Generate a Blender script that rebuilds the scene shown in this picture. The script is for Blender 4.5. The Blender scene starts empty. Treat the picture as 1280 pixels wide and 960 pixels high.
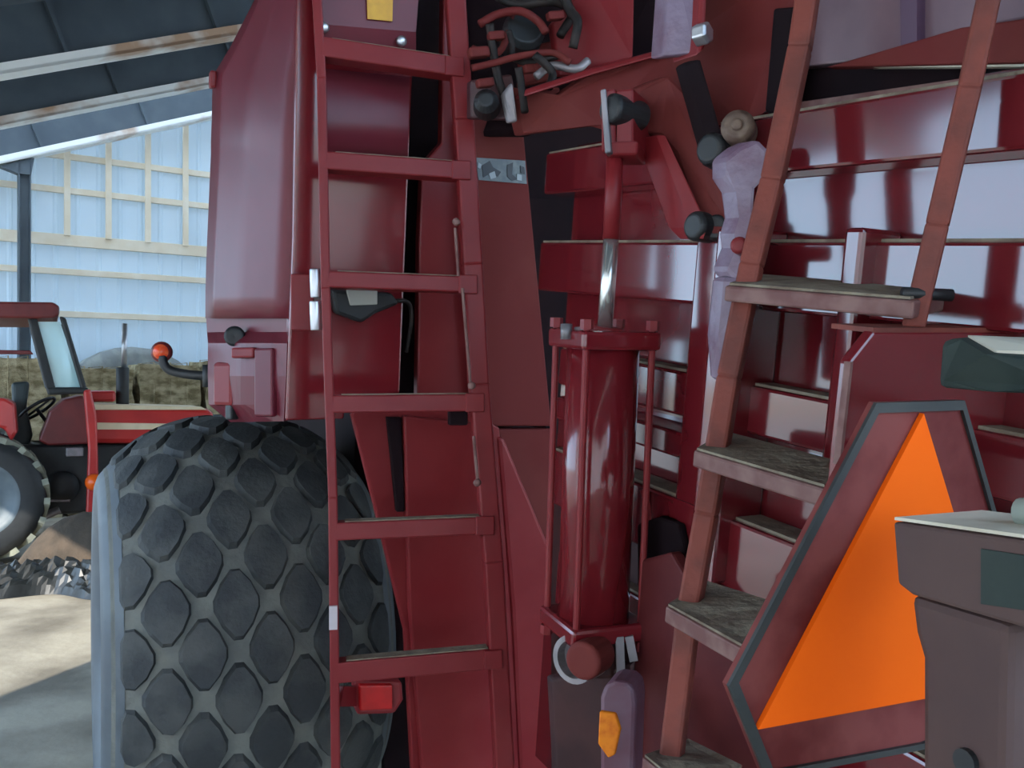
import bpy, bmesh, math, random
from mathutils import Vector, Matrix
random.seed(7)
V = Vector
scene = bpy.context.scene
COL = scene.collection
F = 1150.0                      # focal length in px at 1280 wide
CAM = V((0, 0, 1.7))

# ------------------------------------------------------------------ geometry helpers
def ray(px, py): return V(((px - 640) / F, 1.0, (480 - py) / F))
DSC = 1.0                       # scale of the assembly being built
def P(px, py, d): return CAM + ray(px, py) * d * DSC
def on(px, py, p0, n):
    r = ray(px, py)
    return CAM + r * ((p0 - CAM).dot(n) / r.dot(n))

HD, PT = math.radians(24), math.radians(7.7)       # heading and nose-up tilt of the baler
FW = V((-math.sin(HD) * math.cos(PT), math.cos(HD) * math.cos(PT), math.sin(PT)))
RT = V((math.cos(HD), math.sin(HD), 0))
UP = RT.cross(FW).normalized()
Z = V((0, 0, 1))

class MB:
    def __init__(s): s.bm = bmesh.new()
    def face(s, pts):
        s.bm.faces.new([s.bm.verts.new(p) for p in pts])
    def prism(s, pts, vec):
        a = [s.bm.verts.new(p) for p in pts]
        b = [s.bm.verts.new(p + vec) for p in pts]
        n = len(a)
        s.bm.faces.new(a); s.bm.faces.new(b[::-1])
        for i in range(n):
            j = (i + 1) % n
            s.bm.faces.new([a[j], a[i], b[i], b[j]])
        return s
    def box(s, c, ax, ay, az, sx, sy, sz):
        ax, ay, az = ax.normalized(), ay.normalized(), az.normalized()
        sx, sy, sz = sx * DSC, sy * DSC, sz * DSC
        q = [c - ax * sx / 2 - ay * sy / 2 - az * sz / 2, c + ax * sx / 2 - ay * sy / 2 - az * sz / 2,
             c + ax * sx / 2 + ay * sy / 2 - az * sz / 2, c - ax * sx / 2 + ay * sy / 2 - az * sz / 2]
        return s.prism(q, az * sz)
    def bar(s, p, q, w, h, side=None):
        d = (q - p); w, h = w * DSC, h * DSC
        side = side or Z.cross(d)
        if side.length < 1e-4: side = V((1, 0, 0))
        side = (side - d.normalized() * side.dot(d.normalized())).normalized()
        u = d.normalized().cross(side)
        a = [p + side * w / 2 * i + u * h / 2 * j for i, j in ((-1, -1), (1, -1), (1, 1), (-1, 1))]
        return s.prism(a, d)
    def tube(s, pts, r, n=14, cap=True):
        pts = [V(p) for p in pts]
        rings = []
        ref = None
        for i, p in enumerate(pts):
            d = (pts[min(i + 1, len(pts) - 1)] - pts[max(i - 1, 0)]).normalized()
            if ref is None:
                ref = Z if abs(d.z) < .9 else V((1, 0, 0))
            u = (ref - d * ref.dot(d)).normalized(); ref = u
            w = d.cross(u)
            rr = (r[i] if isinstance(r, (list, tuple)) else r) * DSC
            rings.append([s.bm.verts.new(p + (u * math.cos(a) + w * math.sin(a)) * rr)
                          for a in [2 * math.pi * k / n for k in range(n)]])
        for a, b in zip(rings, rings[1:]):
            for k in range(n):
                s.bm.faces.new([a[k], a[(k + 1) % n], b[(k + 1) % n], b[k]])
        if cap:
            s.bm.faces.new(rings[0][::-1]); s.bm.faces.new(rings[-1])
        return s
    def lathe(s, c, axis, prof, n=48, close=False):
        """prof: (along, radius)"""
        axis = axis.normalized()
        u = (Z - axis * Z.dot(axis)).normalized() if abs(axis.z) < .9 else V((1, 0, 0))
        w = axis.cross(u)
        rings = []
        for al, r in prof:
            al, r = al * DSC, r * DSC
            rings.append([s.bm.verts.new(c + axis * al + (u * math.cos(a) + w * math.sin(a)) * max(r, 1e-4))
                          for a in [2 * math.pi * k / n for k in range(n)]])
        pairs = list(zip(rings, rings[1:])) + ([(rings[-1], rings[0])] if close else [])
        for a, b in pairs:
            for k in range(n):
                s.bm.faces.new([a[k], a[(k + 1) % n], b[(k + 1) % n], b[k]])
        return s
    def grid(s, rows):
        vs = [[s.bm.verts.new(p) for p in r] for r in rows]
        for a, b in zip(vs, vs[1:]):
            for i in range(len(a) - 1):
                s.bm.faces.new([a[i], a[i + 1], b[i + 1], b[i]])
        return s
    def build(s, name, mat, parent=None, smooth=False, bevel=0, solid=0, sub=0, seg=2):
        org = V((0, 0, 0))
        if parent is not None:
            p = parent
            while p is not None:
                org = org + p.location; p = p.parent
        bmesh.ops.remove_doubles(s.bm, verts=s.bm.verts, dist=1e-6)
        bmesh.ops.recalc_face_normals(s.bm, faces=s.bm.faces)
        for v in s.bm.verts: v.co -= org
        me = bpy.data.meshes.new(name)
        s.bm.to_mesh(me); s.bm.free()
        if smooth:
            for p in me.polygons: p.use_smooth = True
        me.materials.append(mat)
        o = bpy.data.objects.new(name, me); COL.objects.link(o)
        o.parent = parent
        if solid:
            m = o.modifiers.new('thick', 'SOLIDIFY'); m.thickness = solid; m.offset = 0
        if bevel:
            m = o.modifiers.new('bevel', 'BEVEL'); m.width = bevel; m.segments = seg; m.limit_method = 'ANGLE'; m.angle_limit = math.radians(35)
        if sub:
            m = o.modifiers.new('sub', 'SUBSURF'); m.levels = sub; m.render_levels = sub
        return o

def tag(o, label=None, cat=None, group=None, kind=None):
    if label: o['label'] = label
    if cat: o['category'] = cat
    if group: o['group'] = group
    if kind: o['kind'] = kind
    return o
def empty(name, loc, label, cat, group=None):
    o = bpy.data.objects.new(name, None); COL.objects.link(o); o.location = loc
    o.empty_display_size = .1
    return tag(o, label, cat, group)
def spline(pts, n=8):
    pts = [V(p) for p in pts]
    q = [pts[0] * 2 - pts[1]] + pts + [pts[-1] * 2 - pts[-2]]
    out = []
    for i in range(1, len(q) - 2):
        for k in range(n):
            t = k / n
            a, b, c, d = q[i - 1], q[i], q[i + 1], q[i + 2]
            out.append(.5 * ((2 * b) + (c - a) * t + (2 * a - 5 * b + 4 * c - d) * t * t + (3 * b - a - 3 * c + d) * t ** 3))
    out.append(pts[-1])
    return out

# ------------------------------------------------------------------ materials
def mat(name, c1, c2=None, scale=6, rough=.5, metal=0, coat=0, bump=0, bscale=40, spec=.5, emit=None, lo=.42, hi=.62, rough2=None, stretch=None):
    m = bpy.data.materials.new(name); m.use_nodes = True
    nt = m.node_tree; b = nt.nodes['Principled BSDF']
    b.inputs['Roughness'].default_value = rough
    b.inputs['Metallic'].default_value = metal
    b.inputs['Coat Weight'].default_value = coat
    b.inputs['Coat Roughness'].default_value = .08
    b.inputs['Specular IOR Level'].default_value = spec
    tc = nt.nodes.new('ShaderNodeTexCoord')
    src = tc.outputs['Object']
    if stretch:
        mp = nt.nodes.new('ShaderNodeMapping'); mp.inputs['Scale'].default_value = stretch
        nt.links.new(src, mp.inputs['Vector']); src = mp.outputs['Vector']
    n = nt.nodes.new('ShaderNodeTexNoise'); n.inputs['Scale'].default_value = scale; n.inputs['Detail'].default_value = 5
    nt.links.new(src, n.inputs['Vector'])
    r = nt.nodes.new('ShaderNodeValToRGB')
    r.color_ramp.elements[0].position = lo; r.color_ramp.elements[1].position = hi
    r.color_ramp.elements[0].color = (*c1, 1); r.color_ramp.elements[1].color = (*(c2 or c1), 1)
    nt.links.new(n.outputs['Fac'], r.inputs['Fac'])
    nt.links.new(r.outputs['Color'], b.inputs['Base Color'])
    if rough2 is not None:
        mr = nt.nodes.new('ShaderNodeMapRange')
        mr.inputs['From Min'].default_value = lo; mr.inputs['From Max'].default_value = hi
        mr.inputs['To Min'].default_value = rough; mr.inputs['To Max'].default_value = rough2
        nt.links.new(n.outputs['Fac'], mr.inputs['Value']); nt.links.new(mr.outputs['Result'], b.inputs['Roughness'])
    if bump:
        n2 = nt.nodes.new('ShaderNodeTexNoise'); n2.inputs['Scale'].default_value = bscale; n2.inputs['Detail'].default_value = 4
        nt.links.new(src, n2.inputs['Vector'])
        bp = nt.nodes.new('ShaderNodeBump'); bp.inputs['Strength'].default_value = bump; bp.inputs['Distance'].default_value = .02
        nt.links.new(n2.outputs['Fac'], bp.inputs['Height']); nt.links.new(bp.outputs['Normal'], b.inputs['Normal'])
    if emit:
        b.inputs['Emission Color'].default_value = (*emit[0], 1); b.inputs['Emission Strength'].default_value = emit[1]
    return m

RED = mat('red_paint', (.155, .010, .015), (.175, .013, .018), 3, .17, coat=.5, spec=.6)
REDS = mat('shaded_red_paint', (.085, .012, .014), (.11, .02, .02), 6, .55, spec=.2)  # darker red for the skirt, its shade put into the colour
REDC = mat('red_gloss_chamber', (.13, .009, .014), (.15, .012, .017), 3, .13, coat=1.0, spec=.7)
REDM = mat('red_paint_worn', (.195, .015, .019), (.215, .022, .025), 6, .40, spec=.3)
REDL = mat('red_rail_faded', (.215, .055, .040), (.15, .045, .035), 14, .55, bump=.1, spec=.2)
RUST = mat('brown_dusty_paint', (.078, .048, .046), (.095, .058, .052), 5, .65, spec=.2)
REDD = mat('red_brown_paint', (.135, .022, .021), (.155, .032, .028), 4, .6, spec=.12)
DARK = mat('dark_paint_cavity_shade', (.010, .005, .007), (.016, .007, .009), 4, .85, spec=.15)  # near black; also stands in for shade in gaps and cavities
SHLD = mat('red_paint_weathered', (.125, .014, .026), (.15, .022, .034), 3, .34, spec=.32)
BLACK = mat('black_plastic', (.012, .014, .016), (.02, .022, .024), 8, .5)
HOSE = mat('hose_rubber', (.012, .010, .010), (.035, .027, .025), 20, .55, spec=.2)
RUB = mat('tyre_rubber_dusty', (.115, .12, .11), (.165, .17, .15), 9, .9, bump=.25)
LUG = mat('tyre_lug_rubber', (.026, .030, .033), (.06, .064, .062), 7, .75, bump=.2, bscale=60)
WALLRUB = mat('tyre_sidewall_rubber', (.07, .085, .10), (.10, .12, .135), 6, .55)
STEEL = mat('chrome_rod', (.6, .62, .6), (.7, .72, .7), 6, .22, metal=.85)
ZINC = mat('zinc_plate', (.5, .52, .55), (.6, .62, .66), 10, .3, metal=.8)
GREYM = mat('grey_worn_metal', (.20, .19, .2), (.3, .27, .28), 12, .45, metal=.4)
DUSTY = mat('dusty_step_plate', (.25, .215, .155), (.16, .12, .085), 18, .85, bump=.4, bscale=50)
EDGE = mat('step_edge_paint', (.23, .13, .115), (.16, .07, .065), 18, .55, spec=.25)
ORANGE = mat('orange_fluorescent', (.95, .135, .005), (.92, .12, .004), 3, .6, spec=.1)
SMVR = mat('reflective_dark_red', (.10, .012, .012), (.19, .045, .04), 9, .55, spec=.2)
YELLOW = mat('yellow_decal', (.70, .36, .01), (.6, .29, .01), 20, .45)
DECAL = mat('grey_blue_decal', (.10, .13, .15), (.16, .19, .2), 40, .4)
DECALD = mat('dark_decal_marks', (.02, .025, .035), None, 8, .4)
DECALW = mat('pale_decal_marks', (.32, .38, .42), None, 8, .4)
TAIL = mat('red_lens', (.50, .012, .014), (.42, .01, .012), 30, .2)
AMBER = mat('amber_reflector', (.90, .27, .01), (.75, .17, .005), 45, .25)
LENS = mat('work_light_lens', (.42, .43, .38), None, 8, .25)
LAV = mat('grey_painted_casting', (.22, .165, .23), (.17, .10, .15), 14, .35, bump=.15)
GREEN = mat('dark_green_grey_paint', (.022, .034, .031), (.035, .048, .042), 9, .6, spec=.2)
DKR = mat('dark_maroon_red', (.035, .012, .013), (.055, .018, .018), 7, .6, spec=.3)  # darker red for base plate, cheek and lower clevis
CREAM = mat('pale_dust_and_light', (.62, .59, .48), (.5, .46, .36), 12, .8)  # dust tint kept pale to carry light on beam and rail tops
# setting
def wallmat(name='ribbed_wall_sheet', fr=.10, tc=(.66, .72, .72)):
    m = mat(name, (.50, .62, .72), (.56, .67, .76), .6, .5)
    nt = m.node_tree; b = nt.nodes['Principled BSDF']
    t = nt.nodes.new('ShaderNodeBsdfTranslucent'); t.inputs[0].default_value = (*tc, 1)
    mx = nt.nodes.new('ShaderNodeMixShader'); mx.inputs[0].default_value = fr
    o = nt.nodes['Material Output']
    nt.links.new(b.outputs[0], mx.inputs[1]); nt.links.new(t.outputs[0], mx.inputs[2]); nt.links.new(mx.outputs[0], o.inputs['Surface'])
    return m
WALL = wallmat()
SKYL = wallmat('fill_light_roof_sheet', .62, (.95, .95, .92))  # translucency lets added light through the roof
SHEET = wallmat('fill_light_wall_sheet', .75, (.88, .86, .84))  # translucency gives soft fill light from the unseen walls
WOOD = mat('pale_timber', (.80, .70, .54), (.86, .78, .64), 3, .7)
WEB = mat('slate_steel', (.075, .10, .125), (.095, .125, .15), 2, .6)
ROOF = mat('roof_sheet_grey', (.07, .09, .11), (.09, .11, .13), 2, .7)
FLANGE = mat('flange_paint_rust', (.92, .95, .94), (.50, .33, .22), 1.1, .6, lo=.50, hi=.62)
FLOOR = mat('dusty_concrete', (.40, .36, .28), (.19, .165, .125), 1.6, .9, bump=.35, bscale=7, lo=.40, hi=.66)
HAY = mat('hay', (.20, .16, .08), (.50, .42, .26), 5, .9, bump=.8, bscale=50, stretch=(1, 1, 2))
WRAP = mat('weathered_hay', (.24, .26, .26), (.33, .35, .33), 5, .8, bump=.3)
TRED = mat('tractor_red', (.50, .028, .025), (.42, .02, .02), 3, .35, coat=.3)
TDARK = mat('tractor_dark_red', (.13, .015, .016), (.17, .02, .02), 5, .4)
TCREAM = mat('tractor_cream_stripe_highlight', (.75, .62, .42), (.68, .55, .36), 6, .5)
TRUB = mat('muddy_tyre', (.30, .31, .24), (.20, .21, .17), 9, .9)
TRIM = mat('wheel_rim_grey', (.09, .12, .14), (.12, .15, .17), 6, .5)
SEATM = mat('seat_dark_vinyl', (.03, .045, .045), (.04, .055, .055), 6, .5)
EARTH = mat('brown_earth', (.06, .045, .032), (.09, .065, .045), 6, .95, bump=.6, bscale=20)
TARP = mat('black_tarp', (.006, .008, .009), (.016, .02, .022), 6, .4)
LOG = mat('split_wood', (.42, .36, .25), (.3, .25, .17), 12, .8)
def glassmat(name, col, alpha):
    m = bpy.data.materials.new(name); m.use_nodes = True
    nt = m.node_tree; nt.nodes.clear()
    o = nt.nodes.new('ShaderNodeOutputMaterial'); t = nt.nodes.new('ShaderNodeBsdfTransparent'); g = nt.nodes.new('ShaderNodeBsdfGlossy')
    d = nt.nodes.new('ShaderNodeBsdfDiffuse'); d.inputs[0].default_value = (*col, 1)
    t.inputs[0].default_value = (.8, .95, .97, 1); g.inputs['Roughness'].default_value = .05
    a = nt.nodes.new('ShaderNodeMixShader'); b = nt.nodes.new('ShaderNodeMixShader')
    a.inputs[0].default_value = .15; b.inputs[0].default_value = alpha
    nt.links.new(t.outputs[0], a.inputs[1]); nt.links.new(g.outputs[0], a.inputs[2])
    nt.links.new(a.outputs[0], b.inputs[1]); nt.links.new(d.outputs[0], b.inputs[2]); nt.links.new(b.outputs[0], o.inputs[0])
    return m
GLASS = glassmat('cab_glass', (.62, .88, .9), .55)

# ------------------------------------------------------------------ the shed
W0 = P(130, 480, 14.0); W0.z = 0
WD = V((.814, .581, 0)).normalized(); WN = V((.581, -.814, 0)).normalized()   # along the end wall / out of it into the shed
def W(w, k, z): return W0 + WD * w + WN * k + Z * z
SL = .386
def zr(w): return 5.31 + SL * w          # underside of the rafters
S3 = lambda o: tag(o, kind='structure')
mb = MB(); mb.prism([V((-45, -30, -.1)), V((45, -30, -.1)), V((45, 60, -.1)), V((-45, 60, -.1))], V((0, 0, .1)))
S3(mb.build('floor', FLOOR))
EW, RW = -5.5, 16.0
# end wall with ribbed sheets
mb = MB()
prof = []
w = -6.0
while w < 16:
    prof += [(w, 0), (w + .20, 0), (w + .225, .022), (w + .255, .022), (w + .28, 0)]
    w += .30
rows = [[W(a, -.06 + b, 0) for a, b in prof], [W(a, -.06 + b, max(zr(a) + .55, 1.0)) for a, b in prof]]
mb.grid(rows)
S3(mb.build('wall_back', WALL))
for i, z in enumerate((5.09, 4.58, 3.84, 3.37, 2.74, 1.5)):
    h = .17 if i == 2 else .09
    mb = MB(); mb.box(W(5, -.01, z), WD, WN, Z, 21.8, .07, h)
    S3(mb.build('trim_%d' % (i + 1), WOOD, bevel=.006))
for k in range(-8, 14):
    w = .055 + .575 * k
    z0, z1 = 3.9, zr(w) + .5
    if z1 - z0 < .3: continue
    mb = MB(); mb.box(W(w, .045, (z0 + z1) / 2), WD, WN, Z, .085, .05, z1 - z0)
    S3(mb.build('wall_stud', WOOD, bevel=.006))
# rafters: I-beams with stiffeners
for i, k in enumerate((.42, 3.0, 5.3, 7.8, 10.3, 12.8, 15.3, 17.8)):
    ra, rb = EW, RW
    mb = MB()
    d = (V((WD.x, WD.y, SL))).normalized(); u = WN.cross(d); u = u if u.z > 0 else -u
    a = W(ra, k, zr(ra)); b = W(rb, k, zr(rb))
    mb.bar(a + u * .31, b + u * .31, .02, .60, WN)
    s_ = 1.55
    t = .3 + .5 * (i % 3)
    L = (b - a).length
    wb = mb.build('rafter', WEB); S3(wb)
    mb = MB()
    while t < L - .2:
        mb.bar(a + d * t + u * .03, a + d * t + u * .60, .035, .16, d); t += s_
    sf = mb.build('stiffener', mat_st if 'mat_st' in globals() else WEB, wb)
    mb = MB(); mb.bar(a + u * 0.012, b + u * 0.012, .26, .03, WN); mb.bar(a + u * .045 + WN * .12, b + u * .045 + WN * .12, .02, .10, WN)
    mb.build('flange', FLANGE, wb)
# roof sheet and purlins
mb = MB()
mb.prism([W(EW - .6, 2.9, zr(EW - .6) + .78), W(RW, 2.9, zr(RW) + .78), W(RW, 19, zr(RW) + .78), W(EW - .6, 19, zr(EW - .6) + .78)], V((0, 0, .05)))
S3(mb.build('ceiling', ROOF))
mb = MB()
mb.prism([W(EW - .6, -.5, zr(EW - .6) + .78), W(RW, -.5, zr(RW) + .78), W(RW, 2.9, zr(RW) + .78), W(EW - .6, 2.9, zr(EW - .6) + .78)], V((0, 0, .05)))
S3(mb.build('added_skylight', SKYL))  # unseen translucent roof bay, added to light the end wall
def closing(name, p, q, z0, z1, zt=None):  # unseen walls, placed to block and soften the incoming daylight
    mb = MB(); d = (q - p)
    nn = Z.cross(d).normalized() * .06
    mb.prism([p + Z * z0, q + Z * z0, q + Z * (zt if zt is not None else z1), p + Z * z1], nn)
    return S3(mb.build(name, SHEET))
closing('wall_left', W(EW, 11.6, 0), W(EW, 18.8, 0), 0, zr(EW) + .6)
closing('wall_front', W(1.0, 18.9, 0), W(RW, 18.9, 0), 0, zr(1.0) + .7, zr(RW) + .7)
closing('wall_front_side', W(EW, 18.9, 0), W(-3.2, 18.9, 0), 0, zr(EW) + .7, zr(-3.2) + .7)
closing('wall_right', W(RW - .1, -.4, 0), W(RW - .1, 18.8, 0), 0, zr(RW) + .7)
# column under the last rafter
mb = MB()
cw = -1.14
for s in (-1, 1): mb.box(W(cw + s * .07, .42, zr(cw) / 2), WD, WN, Z, .015, .16, zr(cw))
mb.box(W(cw, .42, zr(cw) / 2), WD, WN, Z, .14, .015, zr(cw))
S3(mb.build('wall_column', WEB))
mb = MB(); mb.prism([W(cw - .32, .34, zr(cw - .32) - .02), W(cw - .08, .34, zr(cw) - .22), W(cw + .08, .34, zr(cw) - .22), W(cw + .12, .34, zr(cw + .12) - .02)], WN * .16)
S3(mb.build('trim_9', WEB))

# ------------------------------------------------------------------ the tractor
TD = 9.0
TX = V((.89, .456, 0)).normalized(); TY = V((-.456, .89, 0)).normalized()
def T(px, py, dy=0):               # pixel on the tractor's near side plane, pushed back by dy
    return on(px, py, P(60, 480, TD), TY) + TY * dy
tr = empty('tractor', V((P(60, 480, TD).x, TD + .8, 0)), 'old red farm tractor with a cab parked by the end wall', 'tractor')
def tpoly(name, pts, y0, y1, m, parent=tr, bevel=.02):
    mb = MB(); mb.prism([T(x, y, y0) for x, y in pts], TY * (y1 - y0)); return mb.build(name, m, parent, bevel=bevel)
tpoly('cab_roof', [(-160, 384), (-150, 377), (66, 379), (74, 384), (74, 395), (66, 399), (-160, 397)], -.15, 1.5, TDARK)
fr = tpoly('cab_pillar', [(34, 397), (46, 397), (70, 487), (57, 487)], -.02, .06, BLACK)
tpoly('cab_pillar', [(34, 397), (46, 397), (70, 487), (57, 487)], 1.2, 1.28, BLACK)
tpoly('cab_pillar', [(74, 395), (82, 397), (110, 490), (102, 490)], -.02, .06, BLACK)
tpoly('cab_pillar', [(74, 395), (82, 397), (110, 490), (102, 490)], 1.2, 1.28, BLACK)
tpoly('cab_pillar', [(-110, 397), (-98, 397), (-98, 520), (-110, 520)], 0, .08, BLACK)
tpoly('windscreen', [(45, 402), (75, 402), (103, 484), (68, 484)], .02, .035, GLASS, bevel=0)
tpoly('cab_sill', [(57, 484), (110, 484), (112, 492), (60, 494)], -.03, .1, BLACK)
tpoly('door_bar', [(-100, 436), (38, 438), (42, 443), (-100, 442)], 0, .04, TDARK, bevel=.008)
# cowl, footwell, hood
tpoly('cowl', [(48, 552), (62, 515), (80, 500), (104, 494), (116, 512), (116, 556), (60, 558)], .15, 1.1, TDARK)
h = tpoly('hood', [(104, 508), (116, 506), (262, 511), (272, 516), (272, 548), (200, 556), (104, 556)], .2, 1.0, TRED, bevel=.05)
tpoly('hood_stripe_highlight', [(116, 529), (272, 531), (272, 538), (116, 538)], .185, .21, TCREAM, h, .004)
tpoly('hood_stripe_highlight', [(112, 505), (255, 509), (262, 513), (112, 513)], .17, 1.02, TCREAM, h, .01)  # cream hood top paints the highlight from the sky
tpoly('front_post', [(104, 488), (113, 486), (121, 520), (124, 640), (114, 650), (107, 648), (110, 560)], -.05, .06, TRED)
mb = MB(); c = T(117, 602, -.05); mb.lathe(c, -TY, [(0, .0), (0, .085), (.05, .08), (.09, .05), (.1, 0)], 20)
tag(mb.build('indicator_lamp', mat('tractor_orange_lamp', (.85, .12, .01), None, 5, .3), tr, smooth=True), 'orange round lamp')
# exhaust stack
mb = MB(); a = T(161, 512, .6); mb.tube([T(159, 512, .6), T(159, 458, .6)], .065, 18)
ex = mb.build('exhaust_muffler', BLACK, tr, smooth=True, bevel=.01)
mb = MB(); mb.tube([T(161, 460, .6), T(162, 400, .6)], .03, 14); tag(mb.build('exhaust_pipe', ZINC, ex, smooth=True), 'bare pale metal pipe')
mb = MB(); mb.box(T(132, 496, .6), TX, TY, Z, .25, .3, .12); mb.build('air_cleaner', TRED, tr, bevel=.03)
# transmission, engine underneath
mb = MB(); mb.prism([T(x, y, .35) for x, y in [(-60, 560), (210, 556), (230, 600), (215, 640), (60, 650), (-60, 640)]], TY * .5)
mb.build('engine_block', BLACK, tr, bevel=.03)
mb = MB(); mb.tube([T(52, 650, .2), T(75, 640, .2)], .04); mb.tube([T(45, 628, .15), T(88, 628, .15)], .012); mb.build('step_rail', GREYM, tr)
mb = MB(); mb.box(T(94, 566, .2), TX, TY, Z, .16, .2, .09); tag(mb.build('battery_box', GREYM, tr, bevel=.01), 'pale grey box')
mb = MB(); mb.lathe(T(78, 612, .3), -TY, [(0, 0), (0, .16), (.06, .16), (.09, .09), (.09, 0)], 24); mb.build('clutch_housing', BLACK, tr, smooth=True)
# seat, steering wheel, fender
mb = MB(); mb.prism([T(x, y, .45) for x, y in [(12, 478), (36, 476), (32, 510), (40, 548), (36, 560), (14, 562), (8, 545), (14, 515)]], TY * .45)
mb.build('seat', SEATM, tr, bevel=.04, seg=3)
mb = MB(); cc = T(46, 513, .55); ax = V((-.6, 0, .8))
pts = []
ux = V((.8, 0, .6)); uy = V((0, 1, 0))
mb.tube([cc + (ux * math.cos(t) + uy * math.sin(t)) * .19 for t in [2 * math.pi * k / 28 for k in range(29)]], .017, 8)
mb.tube([cc, cc - ax * .35], .02, 8)
mb.tube([cc - ux * .19, cc + ux * .19], .012, 8)
mb.build('steering_wheel', BLACK, tr, smooth=True)
tpoly('fender', [(-120, 525), (-60, 503), (6, 497), (19, 504), (22, 540), (14, 552), (6, 536), (-30, 528), (-110, 545)], -.06, .40, TRED, bevel=.03)
def farm_wheel(c, R, Wd, nl, parent, lugm, front):
    mb = MB()
    prof = [(-Wd / 2, R * .6), (-Wd / 2 - .015, R * .8), (-Wd / 2, R * .93), (-Wd * .3, R * .965), (Wd * .3, R * .965), (Wd / 2, R * .93), (Wd / 2 + .015, R * .8), (Wd / 2, R * .6)]
    mb.lathe(c, TY, prof, 48)
    w_ = mb.build('wheel', TRIM if False else BLACK, parent, smooth=True)
    mb = MB()
    for k in range(nl):
        for s in (-1, 1):
            a0 = 2 * math.pi * (k + (.25 if s > 0 else -.25)) / nl; a1 = a0 + .28
            q = []
            for a, v in ((a0, 0.02 * s), (a0 + .10, .02 * s), (a1 + .10, s * Wd * .5), (a1, s * Wd * .5)):
                q.append((a, v))
            lo = [c + TX * math.cos(a) * R * .93 + Z * math.sin(a) * R * .93 + TY * v for a, v in q]
            hi = [c + TX * math.cos(a) * R * 1.02 + Z * math.sin(a) * R * 1.02 + TY * v for a, v in q]
            for i in range(4):
                j = (i + 1) % 4
                mb.face([lo[i], lo[j], hi[j], hi[i]])
            mb.face(hi)
            # shoulder
            mb.face([lo[2], lo[3], c + (lo[3] - c) * .70 + TY * s * .014, c + (lo[2] - c) * .70 + TY * s * .014])
    mb.build('tread', lugm, w_)
    mb = MB()
    mb.lathe(c, -TY, [(Wd * .42, R * .64), (Wd * .47, R * .60), (Wd * .30, R * .52), (Wd * .2, R * .2), (Wd * .32, R * .16), (Wd * .32, 0)], 32)
    tag(mb.build('rim', TRIM, w_, smooth=True), 'grey steel rim')
    return w_
Rr = .605
rc = T(-28, 620, 0); rc.z = Rr * 1.02
farm_wheel(rc, Rr, .42, 20, tr, TRUB, False)
rc2 = rc + TY * 1.5
farm_wheel(rc2, Rr, .42, 20, tr, TRUB, False)
fc = T(250, 640, 0); fc.z = .44 * 1.02
farm_wheel(fc, .44, .24, 16, tr, TRUB, True)
farm_wheel(fc + TY * 1.4, .44, .24, 16, tr, TRUB, True)
mb = MB(); mb.bar(fc, fc + TY * 1.4, .12, .12); mb.build('front_axle', BLACK, tr)
mb = MB(); mb.bar(rc, rc2, .2, .2); mb.build('rear_axle', BLACK, tr)
mb = MB(); mb.prism([T(x, y, .4) for x, y in [(205, 545), (268, 545), (268, 625), (235, 640), (205, 600)]], TY * .4); mb.build('front_bolster', BLACK, tr, bevel=.02)

# ------------------------------------------------------------------ hay along the end wall
def hay_bale(w, k, z, lx, ly, lz, rot, label, m=HAY):
    o = empty('hay_bale', W(w, k, z), label, 'hay bale', 'hay bales stacked along the end wall')
    mb = MB()
    c = W(w, k, z + lz / 2)
    ax = (WD * math.cos(rot) + WN * math.sin(rot)); ay = Z.cross(ax)
    mb.box(c, ax, ay, Z, lx, ly, lz)
    bmesh.ops.subdivide_edges(mb.bm, edges=mb.bm.edges, cuts=5, use_grid_fill=True)
    for v in mb.bm.verts: v.co += V((random.uniform(-1, 1), random.uniform(-1, 1), random.uniform(-.6, .2) if v.co.z > z + .05 else 0)) * .025
    mb.build('bale_body', m, o)
    mb = MB()
    for s in (-.28, 0, .28):
        p = c + ax * s * lx
        q = [p + ay * a * (ly / 2 + .022) + Z * b * (lz / 2 + .0) for a, b in ((-1, -.96), (1, -.96), (1, 1.05), (-1, 1.05), (-1, -.96))]
        mb.tube(q, .008, 5)
    mb.build('twine', HAY, o)
    return o
BL = ['low square hay bale just behind the tractor cab pillar', 'square hay bale behind the tractor exhaust stack', 'square hay bale right of the tractor exhaust stack',
      'square hay bale seen under the small red lamp', 'square hay bale nearest the red baler panel', 'square hay bale behind the tractor seat', 'square hay bale seen at the far left through the cab']
ws = [(-.45, 0), (.42, 1), (1.3, 2), (2.18, 3), (3.06, 4), (-1.33, 5), (-2.21, 6)]
for w, i in ws:
    hay_bale(w, 1.62 + .04 * (i % 2), 0, .80, .9, .95, random.uniform(-.015, .015), BL[i].replace('square hay bale', 'bottom-row square hay bale').replace('low bottom-row', 'bottom-row'))
for w, i in ws:
    ztop = .985
    hay_bale(w + .01, 1.62, ztop, .78, .86, .92 + .06 * (i % 3), random.uniform(-.015, .015), BL[i].replace('low square', 'upper square').replace('square hay bale', 'top-row square hay bale').replace('upper top-row', 'top-row'))
def round_bale(w, k, z, r, ln, label):
    mb = MB()
    c = W(w, k, z + r)
    mb.lathe(c - WN * ln / 2, WN, [(0, 0), (0, r * .5), (-.015, r * .9), (.05, r), (ln * .5, r * 1.01), (ln - .05, r), (ln + .015, r * .9), (ln, r * .5), (ln, 0)], 32)
    o = mb.build('round_bale', WRAP, None, smooth=True)
    return tag(o, label, 'hay bale', 'grey weathered round bales')
tag(round_bale(.25, .62, 0, 1.12, .5, ''), 'grey weathered round bale peeking over the hay left of the exhaust pipe')
tag(round_bale(-2.6, .68, 0, 1.2, .5, ''), 'grey weathered round bale at the far left behind the tractor cab')
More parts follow.
